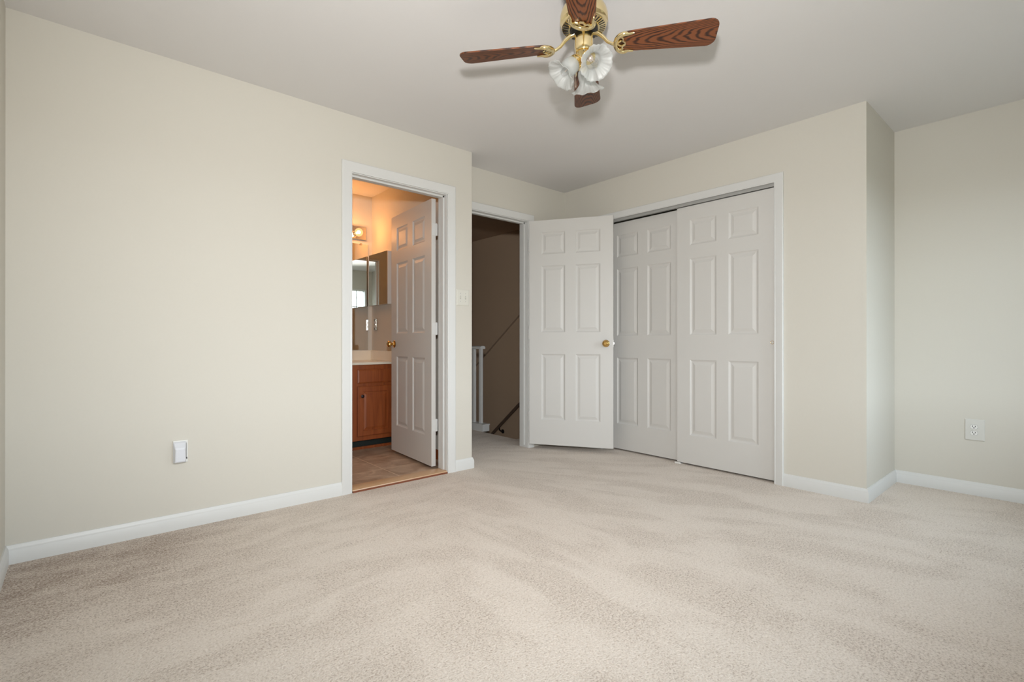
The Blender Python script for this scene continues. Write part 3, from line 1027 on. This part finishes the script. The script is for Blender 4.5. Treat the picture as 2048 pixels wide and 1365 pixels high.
SHADE = [(0.0215, 0.0), (0.026, 0.003), (0.031, 0.012), (0.0335, 0.024), (0.0335, 0.036), (0.0315, 0.047), (0.031, 0.055), (0.034, 0.063), (0.041, 0.072), (0.051, 0.081), (0.061, 0.087), (0.068, 0.090)]
CAMAZ = math.radians(-41.1)
for k, (ang, tilt) in enumerate(((190, 44), (-70, 48), (70, 36))):
    az = CAMAZ + math.radians(ang)
    tl_ = math.radians(tilt)
    ax = Vector((math.cos(az) * math.sin(tl_), math.sin(az) * math.sin(tl_), -math.cos(tl_)))
    start = Vector((math.cos(az) * 0.016, math.sin(az) * 0.016, -0.262))
    neck = start + ax * 0.034
    mtx = Matrix.Translation(neck) @ ax.to_track_quat('Z', 'Y').to_matrix().to_4x4()
    arm = MB().tube([start - ax * 0.006, start + ax * 0.012], 0.010, 12)
    arm.lathe([(0.010, -0.026), (0.020, -0.022), (0.0265, -0.014), (0.0285, -0.002), (0.029, 0.004), (0.0275, 0.005)], 32, mtx)
    for j in range(3):
        a = 2 * math.pi * j / 3 + 0.5
        arm.tube([mtx @ Vector((0.027 * math.cos(a), 0.027 * math.sin(a), -0.002)), mtx @ Vector((0.036 * math.cos(a), 0.036 * math.sin(a), -0.002))], 0.0028, 8)
    arm.build('lamp_arm', M['brass'], fan, smooth=True, weld=False)
    sh = MB().lathe(SHADE, 144, mtx, ruffle=ruff).build('lamp_shade', M['frost'], fan, smooth=True)
    sol = sh.modifiers.new('thickness', 'SOLIDIFY'); sol.thickness = 0.0022
    sh['label'] = 'frosted glass tulip shade with ruffled rim'
    bz = 0.010
    bulb = [(0.0005, 0.072 + bz), (0.008, 0.070 + bz), (0.014, 0.064 + bz), (0.0165, 0.054 + bz), (0.0155, 0.044 + bz), (0.011, 0.030 + bz), (0.0085, 0.020 + bz)]
    bb = MB().lathe(bulb, 28, mtx).build('light_bulb', M['clearbulb'], sh, smooth=True)
    sk = MB().lathe([(0.013, -0.012), (0.013, 0.012), (0.0095, 0.014), (0.0095, 0.030), (0.004, 0.034)], 24, mtx).tube([mtx @ Vector((-0.004, 0, 0.034)), mtx @ Vector((-0.005, 0, 0.056)), mtx @ Vector((0, 0, 0.062)), mtx @ Vector((0.005, 0, 0.056)), mtx @ Vector((0.004, 0, 0.034))], 0.0008, 6)
    sk.build('bulb_socket', M['filament'], sh, smooth=True, weld=False)

# pull chains
rt = Vector((math.cos(CAMAZ), math.sin(CAMAZ), 0))
fwd = Vector((-rt.y, rt.x, 0))
pc = rt * -0.004 - fwd * 0.034
MB().tube([pc + Vector((0, 0, -0.235)), pc + Vector((0, 0, -0.40))], 0.0010, 6).build('pull_chain', M['steel'], fan)
pd = rt * -0.038 - fwd * 0.020
pch = MB().tube([pd + Vector((0, 0, -0.238)), pd + Vector((0, 0, -0.365))], 0.0010, 6).build('pull_chain', M['steel'], fan)
MB().lathe([(0.0005, 0.0), (0.0030, -0.003), (0.0040, -0.012), (0.0045, -0.022), (0.0070, -0.030), (0.0072, -0.035), (0.0045, -0.040), (0.0005, -0.041)], 20, Matrix.Translation(pd + Vector((0, 0, -0.362)))).build('chain_fob', M['rail'], pch, smooth=True)

# ------------------------------------------------------------------ bathroom fittings
VY = 4.20
van = empty('bathroom_vanity', (1.2, VY, 0.0))
tag(van, 'honey oak bathroom vanity cabinet below the mirror', 'vanity cabinet')
bx = MB()
W_ = 2.232 - 1.2
bx.box((0, 0.0, 0.095), (W_, 0.515, 0.768))
bx.build('cabinet_body', M['oak'], van)
MB().box((0, 0.075, 0.004), (W_, 0.085, 0.094)).build('toe_kick', M['toe'], van)
MB().box((0, 0.060, 0.004), (W_, 0.074, 0.028)).build('toe_moulding', M['oak'], van)


def oak_panel(x0, x1, z0, z1, name, kx=None):
    mb = MB()
    T = 0.019
    rings = [(0, 0), (0.0, -T + 0.004), (0.006, -T), (0.048, -T), (0.052, -T + 0.006), (0.060, -T + 0.006), (0.078, -T + 0.001)]
    if z1 - z0 < 0.2:
        rings = [(0, 0), (0.0, -T + 0.006), (0.012, -T), (0.020, -T)]
    vs, fs = [], []
    for ins, d in rings:
        vs += [(x0 + ins, d, z0 + ins), (x1 - ins, d, z0 + ins), (x1 - ins, d, z1 - ins), (x0 + ins, d, z1 - ins)]
    for r in range(len(rings) - 1):
        for q in range(4):
            q2 = (q + 1) % 4
            fs.append((r * 4 + q, r * 4 + q2, r * 4 + 4 + q2, r * 4 + 4 + q))
    n = (len(rings) - 1) * 4
    fs.append((n, n + 1, n + 2, n + 3)); fs.append((3, 2, 1, 0))
    mb.add(vs, fs)
    o = mb.build(name, M['oak'], van)
    if kx is not None:
        MB().lathe([(0.007, 0), (0.005, 0.008), (0.009, 0.014), (0.0145, 0.019), (0.0145, 0.024), (0.008, 0.028), (0.0005, 0.028)], 24,
                   Matrix.Translation((kx, -T, z1 - 0.085)) @ Matrix.Rotation(math.pi / 2, 4, 'X')).build('cabinet_knob', M['antique'], o, smooth=True)
    return o


oak_panel(0.65, 0.985, 0.605, 0.728, 'drawer')
oak_panel(0.65, 0.985, 0.135, 0.578, 'cabinet_door', 0.685)
oak_panel(0.06, 0.54, 0.605, 0.728, 'drawer')
oak_panel(0.06, 0.54, 0.135, 0.578, 'cabinet_door', 0.50)

ct = MB().box((1.18, VY - 0.022, 0.770), (2.232, 4.72, 0.792))
ct.box((1.18, 4.70, 0.792), (2.232, 4.719, 0.888)); ct.box((2.214, VY + 0.0, 0.792), (2.2335, 4.70, 0.888))
o = ct.build('vanity_countertop', M['counter'], weld=False, bevel=0.003)
tag(o, 'cream vanity countertop with backsplash on the oak cabinet', 'countertop')

mr = MB().box((1.25, 4.712, 0.893), (2.190, 4.7195, 1.95))
o = mr.build('wall_mirror', M['mirror'])
tag(o, 'large frameless wall mirror above the vanity countertop', 'mirror')
for x in (1.7, 2.115):
    cl_ = MB().box((x - 0.010, 4.706, 1.938), (x + 0.010, 4.7115, 1.958)).build('mirror_clip', M['chrome'])
    cl_.parent = o

mc = empty('medicine_cabinet', (2.188, 4.30, 1.335))
MB().box((0.006, 0.0, 0.0), (0.0455, 0.385, 0.503)).build('cabinet_body', M['trim'], mc)
MB().box((0.0, 0.0, 0.0), (0.0055, 0.385, 0.503)).build('mirror_door', M['mirror'], mc)
tag(mc, 'mirrored medicine cabinet on the bathroom side wall', 'medicine cabinet')

# vanity light bar with lit globes
vl = empty('vanity_light', (1.45, 4.72, 1.990))
mb = MB().box((0, -0.030, 0), (0.71, -0.0005, 0.128))
mb.build('backplate', M['chrome'], vl, bevel=0.003)
for x in (0.60, 0.44, 0.28, 0.12):
    mt_ = Matrix.Translation((x, -0.030, 0.052)) @ Matrix.Rotation(math.pi / 2, 4, 'X')
    s_ = MB().lathe([(0.022, 0), (0.022, 0.004), (0.016, 0.006), (0.016, 0.035), (0.013, 0.038)], 24, mt_).build('bulb_socket', M['chrome'], vl, smooth=True)
    g_ = []
    for k in range(13):
        a = math.pi * (0.13 + 0.87 * k / 12)
        g_.append((max(0.0004, 0.040 * math.sin(a)), 0.074 - 0.040 * math.cos(a)))
    b_o = MB().lathe(g_, 28, mt_).build('globe_bulb', M['litglass'], vl, smooth=True)
    MB().lathe([(0.0004, 0.056), (0.011, 0.062), (0.017, 0.074), (0.011, 0.087), (0.0004, 0.092)], 20, mt_).build('lit_core', M['litcore'], b_o, smooth=True)
    pl_ = bpy.data.lights.new('globe_bulb_light', 'POINT')
    pl_.energy = 1.75; pl_.color = (1.0, 0.35, 0.065); pl_.shadow_soft_size = 0.035
    lo = bpy.data.objects.new('globe_bulb_light', pl_); COL.objects.link(lo)
    lo.location = (1.45 + x, 4.72 - 0.030 - 0.16, 1.990 + 0.052)
tag(vl, 'chrome vanity light bar with lit clear globe bulbs', 'wall light')


def outlet_plate(name, loc, rz, w, h, dx, label, mplate, msock, chromeish=False):
    root = empty(name, loc, rz)
    # plate lies in local xz plane, faces local -y
    pr = [(0, 0), (0, -0.004), (0.004, -0.0065)]
    mb = MB()
    vs, fs = [], []
    for ins, d in pr:
        vs += [(-w / 2 + ins, d, -h / 2 + ins), (w / 2 - ins, d, -h / 2 + ins), (w / 2 - ins, d, h / 2 - ins), (-w / 2 + ins, d, h / 2 - ins)]
    for r in range(2):
        for q in range(4):
            q2 = (q + 1) % 4
            fs.append((r * 4 + q, r * 4 + q2, r * 4 + 4 + q2, r * 4 + 4 + q))
    fs.append((8, 9, 10, 11)); fs.append((3, 2, 1, 0))
    mb.add(vs, fs).build('cover_plate', mplate, root)
    for s in (1, -1):
        z = s * 0.0195
        oc = []
        for k in range(24):
            a = 2 * math.pi * k / 24
            oc.append((dx + 0.0172 * math.cos(a), max(-0.0125, min(0.0125, 0.0172 * math.sin(a)))))
        m2 = MB().prism(oc, 0, 0.0022)
        m2.v = [(x, -0.0066 - zz_, z + y) for x, y, zz_ in m2.v]
        so = m2.build('socket', msock, root)
        m3 = MB().prism([(dx + (x - dx) * 1.10, y * 1.13) for x, y in oc], 0, 0.0006)
        m3.v = [(x, -0.0066 - zz_, z + y) for x, y, zz_ in m3.v]
        m3.build('socket_gap_shade', M['grey'], so)  # shade in the gap around the socket, drawn as a grey disc
        sl = MB().box((dx - 0.0080, -0.0096, z - 0.001), (dx - 0.0048, -0.0086, z + 0.0080)).box((dx + 0.0048, -0.0096, z - 0.001), (dx + 0.0078, -0.0086, z + 0.0072))
        sl.lathe([(0.0032, 0), (0.0032, 0.0010)], 12, Matrix.Translation((dx, -0.0086, z - 0.0065)) @ Matrix.Rotation(math.pi / 2, 4, 'X'))
        sl.build('socket_slots', M['dark'], so, weld=False)
    MB().lathe([(0.0030, 0), (0.0026, 0.001), (0.0005, 0.0012)], 12, Matrix.Translation((dx, -0.0066, 0)) @ Matrix.Rotation(math.pi / 2, 4, 'X')).build('screw', M['steel' if chromeish else 'plastic'], root)
    tag(root, label, 'outlet')
    return root


# local -y must look toward world -x : rotate by -90 deg  (local -y -> world -x)
outlet_plate('wall_outlet', (XR, 0.437, 0.415), -math.pi / 2, 0.093, 0.134, -0.003, 'white double outlet on the alcove wall above the baseboard', M['plate'], M['plastic'])
outlet_plate('wall_outlet', (2.234, 4.625, 1.147), -math.pi / 2, 0.070, 0.115, 0.0, 'small outlet on the bathroom side wall below the medicine cabinet', M['chrome'], M['plastic'], True)

# double light switch
sw = empty('light_switch', (2.197, YL, 1.312))
w, h = 0.116, 0.122
vs, fs = [], []
for ins, d in [(0, 0), (0, -0.004), (0.005, -0.0065)]:
    vs += [(-w / 2 + ins, d, -h / 2 + ins), (w / 2 - ins, d, -h / 2 + ins), (w / 2 - ins, d, h / 2 - ins), (-w / 2 + ins, d, h / 2 - ins)]
for r in range(2):
    for q in range(4):
        q2 = (q + 1) % 4
        fs.append((r * 4 + q, r * 4 + q2, r * 4 + 4 + q2, r * 4 + 4 + q))
fs.append((8, 9, 10, 11)); fs.append((3, 2, 1, 0))
MB().add(vs, fs).build('switch_plate', M['ivory'], sw)
for x in (-0.023, 0.023):
    f_ = MB().box((x - 0.005, -0.0068, -0.012), (x + 0.005, -0.0062, 0.012)).build('switch_slot', M['grey'], sw)
    tg = MB().add([(x - 0.004, -0.0066, -0.008), (x + 0.004, -0.0066, -0.008), (x + 0.004, -0.0066, 0.009), (x - 0.004, -0.0066, 0.009),
                   (x - 0.004, -0.018, -0.010), (x + 0.004, -0.018, -0.010), (x + 0.004, -0.016, -0.003), (x - 0.004, -0.016, -0.003)],
                  [(3, 2, 1, 0), (4, 5, 6, 7), (0, 1, 5, 4), (1, 2, 6, 5), (2, 3, 7, 6), (3, 0, 4, 7)]).build('toggle', M['ivory'], sw)
    for z in (0.030, -0.030):
        MB().lathe([(0.0030, 0), (0.0026, 0.001), (0.0005, 0.0012)], 12, Matrix.Translation((x, -0.0064, z)) @ Matrix.Rotation(math.pi / 2, 4, 'X')).build('plate_screw', M['grey'], sw)
tag(sw, 'ivory double toggle switch beside the bathroom door casing', 'light switch')

# plug-in device on the left wall
pg = empty('plug_in_device', (0.393, YL, 0.402))
MB().box((-0.028, -0.010, -0.056), (0.037, -0.0002, 0.060)).build('mounting_plate', M['plastic'], pg, bevel=0.003)
bd = MB()
# side profile in y,z swept along x : flat front with a sloped top
P = [(-0.010, -0.055), (-0.032, -0.052), (-0.042, -0.046), (-0.043, 0.018), (-0.040, 0.026), (-0.022, 0.048), (-0.010, 0.056)]
n = len(P)
for x in (-0.029, 0.029):
    bd.v += [(x * (1.0 if y > -0.02 else (0.93 if y > -0.035 else 0.76)), y, z) for y, z in P]
bd.f += [tuple(range(n)), tuple(range(2 * n - 1, n - 1, -1))] + [(i, (i + 1) % n, n + (i + 1) % n, n + i) for i in range(n)]
bd.build('device_body', M['bluewhite'], pg, bevel=0.004)
sl = MB().box((0.0290, -0.0145, -0.034), (0.0300, -0.0115, 0.046)).box((0.0295, -0.017, -0.038), (0.033, -0.011, -0.030)).build('side_slot', M['motor_black'], pg, weld=False)
sl['label'] = 'thin black slot along the right side'
tag(pg, 'small white plug-in device low on the left wall', 'plug-in device')
